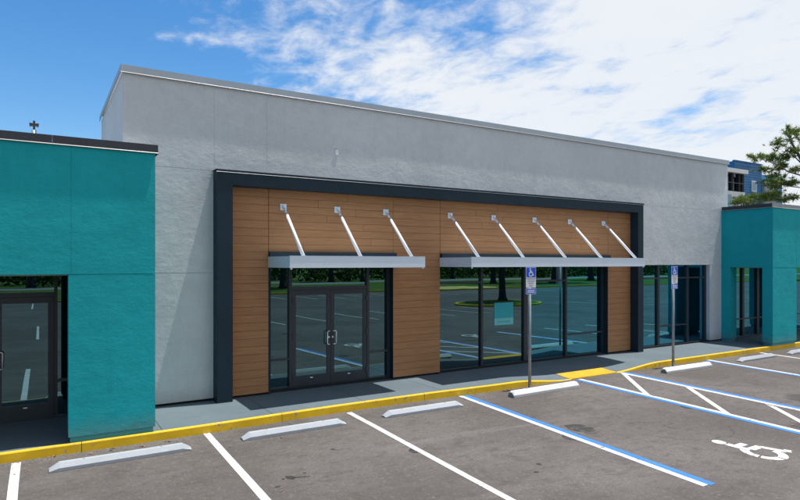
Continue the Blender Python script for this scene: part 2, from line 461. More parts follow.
# the wheelchair emblem, drawn about (0,0) in a 1.0 high frame; reused on the signs
def symbol_polys():
    P = []
    P.append([(-.08 + .115 * math.cos(a * math.pi / 10), .93 + .115 * math.sin(a * math.pi / 10)) for a in range(20)])
    def bar(a, b, w):
        d = Vector((b[0] - a[0], b[1] - a[1])).normalized() * w / 2; n = (-d.y, d.x)
        P.append([(a[0] + n[0], a[1] + n[1]), (b[0] + n[0], b[1] + n[1]), (b[0] - n[0], b[1] - n[1]), (a[0] - n[0], a[1] - n[1])])
    bar((-.07, .80), (-.035, .44), .15)
    bar((.03, .66), (.24, .66), .12)
    bar((.02, .455), (.34, .455), .135)
    bar((.315, .44), (.46, .10), .13)
    bar((.455, .075), (.58, .13), .11)
    c = (.03, .25); r0, r1 = .205, .345
    for a0, a1 in ((112, 190), (197, 262), (269, 352)):
        n = 10; out = [(c[0] + r1 * math.cos(R(a0 + (a1 - a0) * i / n)), c[1] + r1 * math.sin(R(a0 + (a1 - a0) * i / n))) for i in range(n + 1)]
        inn = [(c[0] + r0 * math.cos(R(a0 + (a1 - a0) * i / n)), c[1] + r0 * math.sin(R(a0 + (a1 - a0) * i / n))) for i in range(n + 1)]
        P.append(out + inn[::-1])
    return P
def emblem_on_lot(x0, y0, s):
    v = []; f = []
    for poly in symbol_polys():
        k = len(v); v += [(x0 + px * s * .9, y0 + py * s, gz(y0 + py * s) + .0045) for px, py in poly]; f.append(tuple(range(k, k + len(poly))))
    me = bpy.data.meshes.new('wheelchair_emblem'); me.from_pydata(v, [], f); me.update()
    bm = bmesh.new(); bm.from_mesh(me); bmesh.ops.triangulate(bm, faces=bm.faces)
    for q in bm.faces:
        if q.normal.z < 0: q.normal_flip()
    bm.to_mesh(me); bm.free()
    return link('wheelchair_emblem', me, 'white', LOT)
emblem_on_lot(9.27, 4.53, .93)
emblem_on_lot(14.45, 4.55, .93)

def stain(x, y, pts, k):
    random.seed(k); n = len(pts)
    decal('oil_stain', 'stain', [(x + a, y + b) for a, b in pts], .0035)
M['stain'] = paint_mat('oil_stain', (.034, .031, .030), .565, (.082, .074, .070))
def blob(x, y, rx, ry, rot, seed):
    random.seed(seed); n = 22; ph = random.uniform(0, 6); pts = []
    for i in range(n):
        t = 6.2832 * i / n; q = 1 + .12 * math.sin(2 * t + ph) + .07 * math.sin(3 * t + 2 * ph) + .04 * math.sin(5 * t) + random.uniform(-.05, .05)
        a, b = rx * q * math.cos(t), ry * q * math.sin(t); pts.append((x + a * math.cos(rot) - b * math.sin(rot), y + a * math.sin(rot) + b * math.cos(rot)))
    decal('oil_stain', 'stain', pts, .0035)
blob(7.86, 7.0, .19, .30, .35, 1); blob(7.30, 6.75, .10, .13, .2, 2); blob(4.80, 7.45, .09, .12, 0, 3)
blob(2.80, 7.36, .045, .085, .5, 4); blob(2.92, 7.31, .13, .016, -.28, 5); blob(2.70, 7.36, .02, .02, 0, 6); blob(3.02, 7.42, .02, .015, 0, 7); blob(2.55, 7.15, .035, .02, 0, 8)
blob(3.75, 8.1, .03, .03, 0, 9); blob(10.85, 6.9, .12, .2, .3, 10); blob(6.0, 6.1, .03, .04, 0, 11); blob(5.75, 5.9, .04, .025, 0, 12)
# kerb and sidewalk -------------------------------------------------
def ky(x):
    """front edge of the kerb"""
    return 9.80 + .10 * sm((x - 1.6) / 3.4) * (1 - sm((x - 6.4) / 2.6)) + .05 * sm((x - 8) / 2)
def drop(x): return sm((x - 8.9) / 1.75) * (1 - sm((x - 12.2) / 1.9))
def wz(x, y):
    """top of the sidewalk, dipping to the lot at the ramp"""
    d = y - ky(x)
    return -.128 * drop(x) * (1 - sm((d - .05) / 1.25))
def kerb():
    root = link('kerb', None, None) if False else None
    base = MB().box(-9, 28, 9.93, 9.96, -.3, -.16).build('kerb', 'walkbase'); tag(base, kind='structure')
    joints = [-9, -6.2, -3.2, .52, 3.6, 6.6, 9.3, 12.3, 15.3, 18.4, 21.4, 24.4, 28]
    for a, b in zip(joints, joints[1:]):
        n = max(2, int((b - a) / .25)); v = []; f = []
        for i in range(n + 1):
            x = a + .004 + (b - a - .008) * i / n; y = ky(x); t = wz(x, y + .05); z0 = -.2
            v += [(x, y, z0), (x, y + .006, min(t - .02, t)), (x, y + .016, t - .006), (x, y + .034, t + .001), (x, y + .056, t + .001), (x, y + .056, z0)]
        for i in range(n):
            for j in range(5): k = i * 6 + j; f.append((k, k + 1, k + 7, k + 6))
        f.append(tuple(range(6))); f.append(tuple(n * 6 + j for j in reversed(range(6))))
        link('kerb_stone', pym('kerb_stone', v, f), 'yellow', base)
kerb()
def sidewalk():
    def sheet(x0, x1, nx, ny, dz, ymax=11.9):
        v = []; f = []
        for j in range(ny + 1):
            for i in range(nx + 1):
                x = x0 + (x1 - x0) * i / nx; ya = ky(x) + .057; y = ya + (ymax - ya) * j / ny
                v.append((x, y, wz(x, y) + dz))
        for j in range(ny):
            for i in range(nx): k = j * (nx + 1) + i; f.append((k, k + 1, k + nx + 2, k + nx + 1))
        return v, f
    v, f = sheet(-9, 28, 148, 16, -.012)
    base = link('sidewalk', pym('sidewalk', v, f, True), 'walkbase'); tag(base, kind='structure')
    xs = [-9, -6.1, -4.3, -2.5, -.7, 1.64, 3.45, 5.25, 7.05, 8.85, 10.72, 12.42, 14.2, 16, 17.8, 19.6, 21.4, 23.2, 25, 28]
    for a, b in zip(xs, xs[1:]):
        v, f = sheet(a + .004, b - .004, 8, 12, 0)
        link('slab', pym('slab', v, f, True), 'walk', base)
    v = []; f = []; n = 10
    for j in range(n + 1):
        for i in range(n + 1):
            x = 10.76 + (12.40 - 10.76) * i / n; y = ky(x) + .012 + .50 * j / n; v.append((x, y, max(wz(x, y), wz(x, ky(x) + .06)) + .005))
    for j in range(n):
        for i in range(n): k = j * (n + 1) + i; f.append((k, k + 1, k + n + 2, k + n + 1))
    link('ramp_panel', pym('ramp_panel', v, f, True), 'yellowpad', base)
sidewalk()

# ------------------------------------------------------------------ copings
def coping_x(parent, x0, x1, yf, zt, h, mat, hem, proud=.04, inn=.25, seg=3.05, name='coping', lip=.009):
    """metal cap along X facing -Y, in lengths"""
    x = x0
    while x < x1 - .01:
        b = min(x + seg, x1)
        if x1 - b < .4: b = x1
        p = MB().prism([(yf + inn, zt), (yf - proud, zt), (yf - proud, zt - h + .012), (yf - proud + .004, zt - h + .012), (yf - proud + .004, zt - .006), (yf + inn, zt - .006)], x + .0015, 'x', b - .0015).build(name, mat, parent)
        MB().prism([(yf - proud, zt - h + .012), (yf - proud - lip, zt - h + .012 - lip), (yf - proud - lip, zt - h + .006 - lip), (yf - proud + .006, zt - h + .006)], x + .0015, 'x', b - .0015).build('drip_edge', hem, p)
        x = b
def coping_y(parent, y0, y1, xf, zt, h, mat, hem, sgn, proud=.04, inn=.25, seg=3.05, name='coping'):
    """metal cap along Y; sgn -1 faces -X, +1 faces +X"""
    y = y0
    while y < y1 - .01:
        b = min(y + seg, y1)
        if y1 - b < .4: b = y1
        q = lambda pr: [(xf + sgn * d, z) for d, z in pr]
        p = MB().prism(q([(-inn, zt), (proud, zt), (proud, zt - h + .012), (proud - .004, zt - h + .012), (proud - .004, zt - .006), (-inn, zt - .006)]), y + .0015, 'y', b - .0015).build(name, mat, parent)
        MB().prism(q([(proud, zt - h + .012), (proud + .009, zt - h + .002), (proud + .009, zt - h - .004), (proud - .006, zt - h + .006)]), y + .0015, 'y', b - .0015).build('drip_edge', hem, p)
        y = b

# ------------------------------------------------------------------ storefront pieces
GY = 11.655            # glass plane of every shopfront
def pane(parent, x0, x1, z0, z1, mat='glass', y=GY, tilt=True):
    o = ubox('pane', mat, parent, x0, x1, y, y + .008, z0, z1)
    if tilt: o.rotation_euler = (R(random.uniform(-.06, .06)), 0, R(random.uniform(-.09, .09)))
    return o
def mullion(parent, x0, x1, z0, z1, y0=GY - .055, y1=GY + .06, name='mullion'):
    return ubox(name, 'mull', parent, x0, x1, y0, y1, z0, z1)
def rail(parent, x0, x1, z0, z1, y0=GY - .050, y1=GY + .055):
    return ubox('rail', 'mull', parent, x0, x1, y0, y1, z0, z1)
def door(parent, x0, x1, z1, hinge_left, gl='glass', st=.085):
    """glazed aluminium leaf"""
    y0, y1 = GY - .045, GY + .0
    d = MB().box(x0, x0 + st, y0, y1, .012, z1).box(x1 - st, x1, y0, y1, .012, z1).box(x0 + st, x1 - st, y0 + .001, y1 - .001, z1 - .10, z1).box(x0 + st, x1 - st, y0 + .001, y1 - .001, .012, .27).build('door', 'mull', parent)
    ubox('pane', gl, d, x0 + st, x1 - st, GY - .03, GY - .022, .27, z1 - .10)
    xm = x1 - st / 2 if hinge_left else x0 + st / 2
    s = -1 if hinge_left else 1
    bx = xm + s * .058
    MB().tube([(xm, y0, 1.17), (xm, y0 - .055, 1.17), (bx - s * .015, y0 - .07, 1.17), (bx, y0 - .07, 1.155), (bx, y0 - .07, .905), (bx - s * .015, y0 - .07, .89), (xm, y0 - .055, .89), (xm, y0, .89)], .0125, 8).build('pull_handle', 'chrome', d, smooth=True)
    B('lock_cylinder', 'chrome', d, xm - .016, xm + .016, y0 - .014, y0, 1.02, 1.055)
    B('door_label', 'signwhite', d, (x0 + x1) / 2 - .03, (x0 + x1) / 2 + .03, y0 - .001, y0 + .0005, .205, .225)
    xh = x0 + .012 if hinge_left else x1 - .012
    for z in (.25, 1.12, z1 - .2): B('hinge', 'mull', d, xh - .012, xh + .012, y0 - .02, y0, z - .06, z + .06)
    return d

# ------------------------------------------------------------------ the grey building
WY = 11.48
GB = empty('retail_building', (1.25, WY, 0))
tag(GB, 'tall pale grey stucco shop building with charcoal portal and timber cladding in the middle', 'building')
def grey_building():
    mb = MB()
    for x0, x1, z0 in ((1.27, 3.93, .05), (3.93, 6.80, 2.62), (6.80, 8.055, .05), (8.055, 13.985, 2.62), (13.985, 15.30, .05), (15.30, 19.06, 2.575), (19.06, 20.08, .05)):
        mb.box(x0, x1, WY + .009, WY + .12, z0, 5.98)
    mb.box(1.27, 20.08, 15.55, 15.70, 0, 5.98).box(20.0, 20.08, WY + .12, 15.55, 0, 5.98)
    mb.box(1.30, 20.0, WY + .12, 15.55, 5.55, 5.65)
    wall = mb.build('wall', 'gray', GB)
    MB().box(1.33, 20.05, WY + .06, WY + .11, 0, .05).build('base_shade_strip', 'black', GB)  # black strip paints the shade in the recess under the wall
    g = .0014
    xs = [1.25, 2.84, 3.87, 6.9, 8.1, 11.1, 14.06, 15.21, 17.1, 19.06, 20.1]
    for a, b in zip(xs, xs[1:]): wavy('stucco_panel', 'gray', wall, a + g, b - g, WY, 4.382, 6.0)
    for a, b, z0, z1 in ((1.25, 2.84, 2.44, 4.377), (1.25, 2.84, .05, 2.432), (15.20, 17.1, 2.56, 4.377), (17.1, 19.06, 2.56, 4.377), (19.06, 20.1, 2.568, 4.377)):
        wavy('stucco_panel', 'gray', wall, a + g, b - g, WY, z0, z1)
    ubox('stucco_panel', 'gray', wall, 19.064, 19.72, WY, WY + .0085, .05, 2.56)
    # reveal of the right-hand shopfront
    ubox('reveal', 'gray', wall, 19.05, 19.30, WY + .005, GY + .1, .05, 2.575)
    ubox('reveal', 'gray', wall, 15.28, 19.05, WY + .045, GY + .1, 2.565, 2.70)
    sd = B('side_wall', 'gray', GB, 1.25, 1.268, WY + .001, 15.72, 0, 6.0)
    coping_x(GB, 1.21, 20.14, WY, 6.12, .135, 'coping_gray', 'hem')
    coping_y(GB, WY + .0, 15.75, 1.25, 6.119, .135, 'coping_gray', 'hem', -1)
    coping_y(GB, WY + .0, 15.75, 20.1, 6.119, .135, 'coping_gray', 'hem', 1)
    # interior
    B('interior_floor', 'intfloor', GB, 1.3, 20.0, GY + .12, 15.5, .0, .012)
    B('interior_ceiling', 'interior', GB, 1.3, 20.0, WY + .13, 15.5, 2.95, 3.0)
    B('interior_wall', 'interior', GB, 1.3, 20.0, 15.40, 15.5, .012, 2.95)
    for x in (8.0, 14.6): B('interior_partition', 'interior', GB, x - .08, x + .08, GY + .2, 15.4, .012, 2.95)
    B('interior_column', 'black', GB, 17.9, 18.6, 12.6, 13.1, .012, 2.95)
    # small outlet box high on the wall
    ob = B('wall_box', 'silver', GB, 5.365, 5.435, WY - .012, WY, 4.91, 5.045, .003)
    B('box_lid', 'hem', ob, 5.36, 5.44, WY - .015, WY, 5.045, 5.055)
grey_building()

def portal():
    fy = 11.19
    fr = MB().box(2.82, 3.11, fy, WY, 0, 4.325).box(14.97, 15.21, fy, WY, 0, 4.325).box(3.11, 14.97, fy, WY + .03, 4.095, 4.325).build('portal_frame', 'frame', GB)
    # cap with a drip edge whose colour carries the sun glint, in lengths
    coping_x(fr, 2.80, 15.23, fy, 4.375, .055, 'frame', 'hemdark', .012, .29, 3.1, 'portal_cap', .004)
    # dark returns of the shopfront openings
    for x0, x1 in ((3.90, 3.945), (6.785, 6.83), (8.03, 8.072), (13.97, 14.015)):
        ubox('return_trim', 'frame', fr, x0, x1, 11.462, GY + .08, .0, 2.62)
    for x0, x1 in ((3.945, 6.785), (8.072, 13.97)): ubox('return_trim', 'mull', fr, x0, x1, 11.50, GY + .08, 2.56, 2.62)
portal()

def cladding():
    cl = MB().box(3.11, 3.90, 11.475, 11.519, .045, 4.09).box(3.9, 6.83, 11.475, 11.519, 2.62, 4.09).box(6.83, 8.03, 11.475, 11.519, .045, 4.09).box(8.03, 14.015, 11.475, 11.519, 2.62, 4.09).box(14.015, 14.97, 11.475, 11.519, .045, 4.09).build('cladding', 'black', GB)
    yw = 11.455; pitch = .1555; z0 = .045; rows = 26
    g = .003
    def run(x0, x1, za, zb, maxlen):
        for r in range(rows):
            a = z0 + r * pitch; b = a + pitch - .005
            if r == rows - 1: b = 4.092
            if b <= za + .03 or a >= zb: continue
            a = max(a, za)
            if maxlen is None: cuts = [x0, x1]
            else:
                cuts = [x0]; x = x0 + (r * 1.13 + .45 * (r % 2)) % maxlen
                if x - x0 < .5: x += .9
                while x < x1 - .35: cuts.append(x); x += maxlen
                cuts.append(x1)
            for p, q in zip(cuts, cuts[1:]):
                j = random.uniform(-.0012, .0012)
                ubox('board', 'wood', cl, p + g, q - g, yw + j, yw + .022 + j, a, b)
    run(3.113, 3.895, 0, 9, None); run(3.90, 6.785, 2.73, 9, 2.45); run(6.785, 8.07, 0, 9, None)
    run(8.075, 13.97, 2.73, 9, 2.45); run(13.975, 14.968, 0, 9, None)
    # cut ends of the boards where the cladding turns into the openings
    for x in (6.787, 13.972): pass
cladding()

def storefronts():
    # entrance
    sf = B('entrance_frame', 'mull', GB, 3.945, 6.785, GY - .04, GY + .06, 0, .03)
    xs = (4.39, 4.44, 6.195, 6.25)
    mullion(sf, 3.945, 3.985, .03, 2.56); mullion(sf, 4.385, 4.445, .03, 2.56); mullion(sf, 6.195, 6.255, .03, 2.56); mullion(sf, 6.735, 6.785, .03, 2.56)
    rail(sf, 4.445, 6.195, 2.055, 2.125)
    for a, b in ((3.985, 4.385), (6.255, 6.735)):
        rail(sf, a, b, .62, .66); rail(sf, a, b, .03, .07); pane(sf, a, b, .07, .62); pane(sf, a, b, .66, 2.56)
    pane(sf, 4.445, 6.195, 2.125, 2.56)
    door(GB, 4.450, 5.315, 2.05, True); door(GB, 5.322, 6.190, 2.05, False)
    B('threshold', 'post', sf, 4.45, 6.19, GY - .10, GY - .04, 0, .012)
    # big middle window
    sf = B('window_frame', 'mull', GB, 8.072, 13.97, GY - .04, GY + .06, 0, .05)
    ms = [(8.072, 8.105), (9.43, 9.495), (10.87, 10.995), (12.41, 12.475), (13.93, 13.97)]
    for a, b in ms: mullion(sf, a, b, .05, 2.56)
    for i in range(4):
        a, b = ms[i][1], ms[i + 1][0]; z = .05
        if i == 3: rail(sf, a, b, .615, .66); pane(sf, a, b, .05, .615, 'glassb'); z = .66
        if i in (0, 2): rail(sf, a, b, 2.115, 2.165); pane(sf, a, b, z, 2.115, 'glass' if i < 2 else 'glassb'); pane(sf, a, b, 2.165, 2.56)
        else: pane(sf, a, b, z, 2.56, 'glass' if i < 2 else 'glassb')
    # window right of the portal
    sf = B('window_frame', 'mull', GB, 15.30, 19.05, GY - .04, GY + .06, 0, .05)
    ms = [(15.30, 15.36), (16.46, 16.56), (17.98, 18.07), (18.985, 19.05)]
    for a, b in ms: mullion(sf, a, b, .05, 2.565)
    for i in range(3):
        a, b = ms[i][1], ms[i + 1][0]; z = .05
        if i == 1: rail(sf, a, b, .615, .66); pane(sf, a, b, .05, .615, 'glassb'); z = .66
        rail(sf, a, b, 2.12, 2.17); pane(sf, a, b, z, 2.12, 'glassb'); pane(sf, a, b, 2.17, 2.565, 'glassb')
storefronts()
def notice():
    p = B('window_notice', 'poster', None, 9.90, 10.54, GY - .006, GY - .003, 1.02, 1.60)
    tag(p, 'teal paper notice stuck on the middle shop window left of the sign post', 'notice')
    B('notice_footer', 'posterpale', p, 9.90, 10.54, GY - .0075, GY - .006, 1.03, 1.20)
    for i in range(6): B('printed_mark', 'poster', p, 10.02 + i * .07, 10.062 + i * .07, GY - .0087, GY - .0076, 1.09, 1.135)
notice()

# ------------------------------------------------------------------ canopies
def canopy(x0, x1, struts, label):
    yf, yb, zb, zt = 10.25, 11.452, 2.53, 2.745
    root = empty('canopy', (x0, yb, zb)); tag(root, label, 'canopy', 'metal canopies over the shopfront')
    t = .012
    f = MB().box(x0, x1, yf, yf + t, zb, zt).build('front_fascia', 'silver', root)
    MB().box(x0, x0 + t, yf + t, yb, zb, zt).build('side_fascia', 'silver', root)
    MB().box(x1 - t, x1, yf + t, yb, zb, zt).build('side_fascia', 'silver', root)
    B('deck', 'silver', root, x0 + t, x1 - t, yf + t, yb, zb + .07, zb + .09)
    MB().box(x0 - .0, x1, yf - .006, yf + .045, zt, zt + .008).build('top_trim', 'silver', f)
    led = B('ledger', 'frame', root, x0 + .01, x1 - .25 if False else x1 - .02, 11.36, yb, zt - .12, zt + .095)
    for x in (x0 + .04, x1 - .04):
        MB().tube([(x, yf + .03, zb + .01), (x, yf + .03, zb - .03)], .02, 8).build('drain_stub', 'silver', root)
    for xb in struts:
        xt = xb + .10; xe = xb - .0
        a = Vector((xb, yb - .035, 3.745)); b = Vector((xb + .0, yf + .12, zt + .005))
        d = (b - a); m = a + d * .14
        s = MB().tube([m, b], .033, 10).build('strut', 'white_metal', root, smooth=True)
        MB().tube([a, a + d * .15], .022, 8).build('strut_end', 'silver', s, smooth=True)
        pl = B('bracket_plate', 'silver', s, xb - .065, xb + .065, yb - .014, yb, 3.685, 3.815)
        for dx in (-.042, .042):
            for dz in (-.042, .042):
                pass
        B('clevis', 'silver', s, xb - .022, xb + .022, yb - .06, yb - .014, 3.715, 3.785)
        B('bracket_foot', 'silver', s, xb - .04, xb + .04, b.y - .05, b.y + .06, zt + .002, zt + .012)
    return root
canopy(3.885, 6.845, (4.20, 5.40, 6.59), 'short silver metal canopy on three white struts above the double glass doors')
canopy(8.06, 14.0, (8.36, 9.70, 11.09, 12.40, 13.77), 'long silver metal canopy on five white struts above the wide middle window')

# ------------------------------------------------------------------ teal buildings
def teal_left():
    T = empty('teal_shop', (1.53, 9.83, 0)); tag(T, 'teal stucco shop with dark coping at the left edge of the picture', 'building')
    c = MB().box(-9, 1.528, 9.839, 11.47, 2.452, 4.35).box(-9, 1.2, 11.47, 16, 2.60, 4.35)
    c.box(-9, -2.6, 9.86, 11.47, .08, 2.45)
    w = c.build('wall', 'teal', T)
    xs = [-9, -5.6, -2.6, .385, 1.53]
    for a, b in zip(xs, xs[1:]): wavy('stucco_panel', 'teal', w, a + .002, b - (.002 if b < 1.5 else 0), 9.833, 2.456, 4.35, .004)
    ubox('stucco_panel', 'teal', w, -8.99, -2.6, 9.83, 9.86, .08, 2.449)
    p = B('pier', 'teal', T, .352, 1.53, 9.832, 10.15, .085, 2.4497)
    B('pier_foot', 'teal', p, .375, 1.505, 9.862, 10.12, 0, .085)
    B('side_wall', 'teal', T, 1.30, 1.53, 10.155, 11.46, .02, 2.449)
    B('soffit', 'bgrey', T, -2.6, 1.3, 10.16, GY - .07, 2.43, 2.449)
    coping_x(T, -9, 1.57, 9.83, 4.45, .13, 'coping_dark', 'hem', .022)
    coping_y(T, 9.83, 16, 1.53, 4.4495, .13, 'coping_dark', 'hem', 1)
    B('roof', 'bgrey', T, -8.9, 1.25, 10.1, 15.9, 4.351, 4.36)
    sf = B('entrance_frame', 'mull', T, -2.6, 1.3, GY - .04, GY + .06, 0, .03)
    for a, b in ((.205, .255), (-1.50, -1.45), (-2.6, -2.55), (.95, 1.30)): mullion(sf, a, b, .03, 2.43)
    rail(sf, -1.45, .205, 2.055, 2.125); pane(sf, -1.45, .205, 2.125, 2.43)
    for a, b in ((.255, .95), (-2.55, -1.5)):
        rail(sf, a, b, .60, .645); pane(sf, a, b, .03, .60); pane(sf, a, b, .645, 2.43)
    door(T, -1.445, -.625, 2.05, True); door(T, -.618, .20, 2.05, False)
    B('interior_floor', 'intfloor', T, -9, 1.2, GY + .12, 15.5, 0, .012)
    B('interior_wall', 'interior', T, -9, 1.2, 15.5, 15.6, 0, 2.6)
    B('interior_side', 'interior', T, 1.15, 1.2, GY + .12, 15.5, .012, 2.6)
teal_left()
def teal_right():
    T = empty('teal_shop', (19.72, 9.83, 0)); tag(T, 'teal stucco shop with open corner porch at the right edge of the picture', 'building')
    c = MB().box(19.75, 28, 9.86, 11.47, 2.475, 4.38).box(20.15, 28, 11.47, 13.6, 2.60, 4.38)
    w = c.build('wall', 'teal', T)
    ubox('stucco_panel', 'teal', w, 19.72, 19.75, 9.83, 11.478, 2.478, 4.38)
    xs = [19.752, 21.2, 24.3, 28]
    for a, b in zip(xs, xs[1:]): ubox('stucco_panel', 'teal', w, a + .002, b - .003, 9.83, 9.858, 2.478, 4.38)
    p = B('pier', 'teal', T, 19.722, 21.2, 9.832, 10.15, .085, 2.4747); B('pier_foot', 'teal', p, 19.75, 21.17, 9.865, 10.12, 0, .085)
    p = B('pier', 'teal', T, 19.722, 20.10, 11.18, 11.478, .085, 2.4747); B('pier_foot', 'teal', p, 19.75, 20.10, 11.21, 11.478, 0, .085)
    p = B('pier', 'teal', T, 25.2, 26.4, 9.832, 10.15, .085, 2.4747); B('pier_foot', 'teal', p, 25.23, 26.37, 9.865, 10.12, 0, .085)
    B('soffit', 'bgrey', T, 20.1, 28, 10.16, GY - .07, 2.455, 2.474)
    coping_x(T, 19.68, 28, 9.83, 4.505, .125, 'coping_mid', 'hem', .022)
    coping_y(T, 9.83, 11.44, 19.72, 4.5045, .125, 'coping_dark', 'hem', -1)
    B('roof', 'bgrey', T, 20.2, 27.9, 10.1, 13.5, 4.381, 4.39)
    sf = B('entrance_frame', 'mull', T, 20.1, 28, GY - .04, GY + .06, 0, .05)
    ms = [(20.1, 20.75), (21.24, 21.36), (22.20, 22.34), (23.2, 23.27), (24.6, 24.67), (26.2, 26.27), (27.9, 28)]
    for a, b in ms: mullion(sf, a, b, .05, 2.455)
    for (a, b), (c2, d2) in zip(ms, ms[1:]):
        rail(sf, b, c2, .625, .67); pane(sf, b, c2, .05, .625, 'glassb'); pane(sf, b, c2, .67, 2.455, 'glassb')
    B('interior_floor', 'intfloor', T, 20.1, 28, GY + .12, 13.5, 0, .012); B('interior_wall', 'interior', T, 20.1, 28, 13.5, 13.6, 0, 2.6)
teal_right()

# ------------------------------------------------------------------ wheel stops
def wheel_stop(x0, x1, yc, mat, label, h=.10, w=.18, rz=0):
    z = gz(yc) + .002; L = x1 - x0
    root = empty('wheel_stop', ((x0 + x1) / 2, yc, z), rz)
    tag(root, label, 'wheel stop', 'concrete wheel stops in front of the kerb')
    hl = L / 2; prof = [(-w / 2, 0), (-w / 2, h * .42), (-w * .20, h), (w * .20, h), (w / 2, h * .42), (w / 2, 0)]
    e0, e1 = (.80, .84) if mat == 'stopwhite' else (.26, .30); ce = .03 if mat == 'stopwhite' else .12
    v = []; f = []
    for i, x in enumerate((-hl, -hl + .004, -hl + ce, -hl * .33, hl * .33, hl - ce, hl - .004, hl)):
        sc = (e0, e1, 1, 1, 1, 1, e1, e0)[i]; jit = random.uniform(-.002, .002)
        v += [(x, py * (.94 if sc < 1 else 1) + jit, pz * sc) for py, pz in prof]
    n = 8
    for i in range(n - 1):
        for j in range(5): k = i * 6 + j; f.append((k, k + 1, k + 7, k + 6))
    f.append(tuple(range(6))); f.append(tuple((n - 1) * 6 + j for j in reversed(range(6))))
    body = link('body', pym('body', v, f), mat, root)
    for s in (-1, 1):
        cpts = [(.018 * math.cos(a * math.pi / 4), .018 * math.sin(a * math.pi / 4)) for a in range(8)]
        me = pym('pin', [(s * hl * .55 + a, b, h + t) for t in (-.01, .003) for a, b in cpts], [tuple(range(8)), tuple(range(8, 16))] + [(i, (i + 1) % 8, 8 + (i + 1) % 8, 8 + i) for i in range(8)])
        link('pin', me, 'stopraw', root)
    if mat == 'stopwhite':
        me = pym('end_face', [(-hl - .003, py * .9, pz * .76) for py, pz in prof] + [(-hl + .002, py * .9, pz * .76) for py, pz in prof], [tuple(range(6)), tuple(range(6, 12))] + [(i, (i + 1) % 6, 6 + (i + 1) % 6, 6 + i) for i in range(6)])
        link('end_face', me, 'stopraw', root)
    return root
wheel_stop(.10, 1.92, 9.17, 'stopgray', 'grey concrete wheel stop in front of the teal pier', rz=R(.5))
wheel_stop(2.70, 4.49, 9.22, 'stopgray', 'grey concrete wheel stop in front of the left portal post and double doors', rz=R(.4))
wheel_stop(5.27, 7.0, 9.23, 'stopgray', 'grey concrete wheel stop in the bay just left of the blue lined one', rz=R(-.8))
wheel_stop(8.30, 10.26, 9.26, 'stopwhite', 'white wheel stop at the foot of the nearer disabled parking sign', .125, .19, R(1.0))
wheel_stop(13.40, 15.33, 9.26, 'stopwhite', 'white wheel stop at the foot of the farther disabled parking sign', .125, .19, R(-.6))
wheel_stop(16.74, 18.58, 9.24, 'stopgray', 'grey concrete wheel stop in front of the right teal porch opening')
wheel_stop(19.44, 21.2, 9.22, 'stopgray', 'grey concrete wheel stop cut by the right edge of the picture')

# ------------------------------------------------------------------ signs
def text_mesh(s, size):
    cu = bpy.data.curves.new('lettering', 'FONT'); cu.body = s; cu.size = size; cu.align_x = 'CENTER'; cu.align_y = 'CENTER'; cu.resolution_u = 2
    o = bpy.data.objects.new('lettering', cu); col.objects.link(o)
    dg = bpy.context.evaluated_depsgraph_get(); me = bpy.data.meshes.new_from_object(o.evaluated_get(dg))
    bpy.data.objects.remove(o); me.transform(Matrix.Rotation(R(90), 4, 'X')); me.materials.clear(); return me
def rounded(w, h, r, n=4):
    pts = []
    for cx, cz, a0 in ((w / 2 - r, h / 2 - r, 0), (-w / 2 + r, h / 2 - r, 90), (-w / 2 + r, -h / 2 + r, 180), (w / 2 - r, -h / 2 + r, 270)):
        for i in range(n + 1): a = R(a0 + 90 * i / n); pts.append((cx + r * math.cos(a), cz + r * math.sin(a)))
    return pts
def plate(name, mat, parent, w, h, cz, y0, y1, r=.015, cx=0):
    pts = [(cx + a, cz + b) for a, b in rounded(w, h, r)]
    mb = MB(); mb.prism(pts, y0, 'y', y1); me = pym(name, mb.v, mb.f); return link(name, me, mat, parent)
def parking_sign(x, y, label, rz, top=2.53):
    z = gz(9.8); root = empty('parking_sign', (x, y, z), rz); tag(root, label, 'sign', 'disabled parking signs')
    H = top - z
    mb = MB(); mb.v = []; mb.tube([(0, 0, 0), (0, 0, H - .04)], .034, 12); link('post', pym('post', mb.v, mb.f, True), 'post', root)
    mb = MB(); mb.tube([(0, 0, 0), (0, 0, .02)], .07, 12); link('post_collar', pym('post_collar', mb.v, mb.f), 'post', root)
    p = plate('sign_plate', 'signwhite', root, .285, .45, H - .225, -.042, -.038)
    q = plate('blue_panel', 'signblue', p, .267, .215, H - .1165, -.0435, -.042, .012)
    v = []; f = []; s = .165
    for poly in symbol_polys():
        k = len(v); v += [(px * s - .012, -.0448, H - .1165 + (py - .48) * s) for px, py in poly]; f.append(tuple(range(k, k + len(poly))))
    link('wheelchair_emblem', pym('wheelchair_emblem', v, f), 'signwhite', p)
    for i, t in enumerate(('PARKING BY', 'DISABLED', 'PERMIT', 'ONLY')):
        o = link('lettering', text_mesh(t, .046), 'ink', p); o.location = (0, -.0436, H - .258 - i * .051)
    p = plate('lower_plate', 'signwhite', root, .285, .125, H - .53, -.042, -.038)
    q = plate('blue_panel', 'signblue', p, .268, .108, H - .53, -.0435, -.042, .01)
    mb = MB()
    for r_, (n, wd) in enumerate(((5, .034), (7, .024))):
        for i in range(n): xx = (i - (n - 1) / 2) * (wd + .007); mb.box(xx - wd / 2, xx + wd / 2, -.0448, -.0436, H - .524 - r_ * .040, H - .498 - r_ * .040)
    link('printed_marks', pym('printed_marks', mb.v, mb.f), 'signwhite', p)
    for zz in (H - .015, H - .435):
        mb = MB(); mb.tube([(0, -.047, zz), (0, -.036, zz)], .008, 8); link('bolt', pym('bolt', mb.v, mb.f), 'post', root)
    return root
parking_sign(9.19, 9.63, 'blue and white disabled parking sign on steel post before the middle window', R(-2))
parking_sign(14.36, 9.66, 'blue and white disabled parking sign on steel post right of the charcoal portal', R(3))

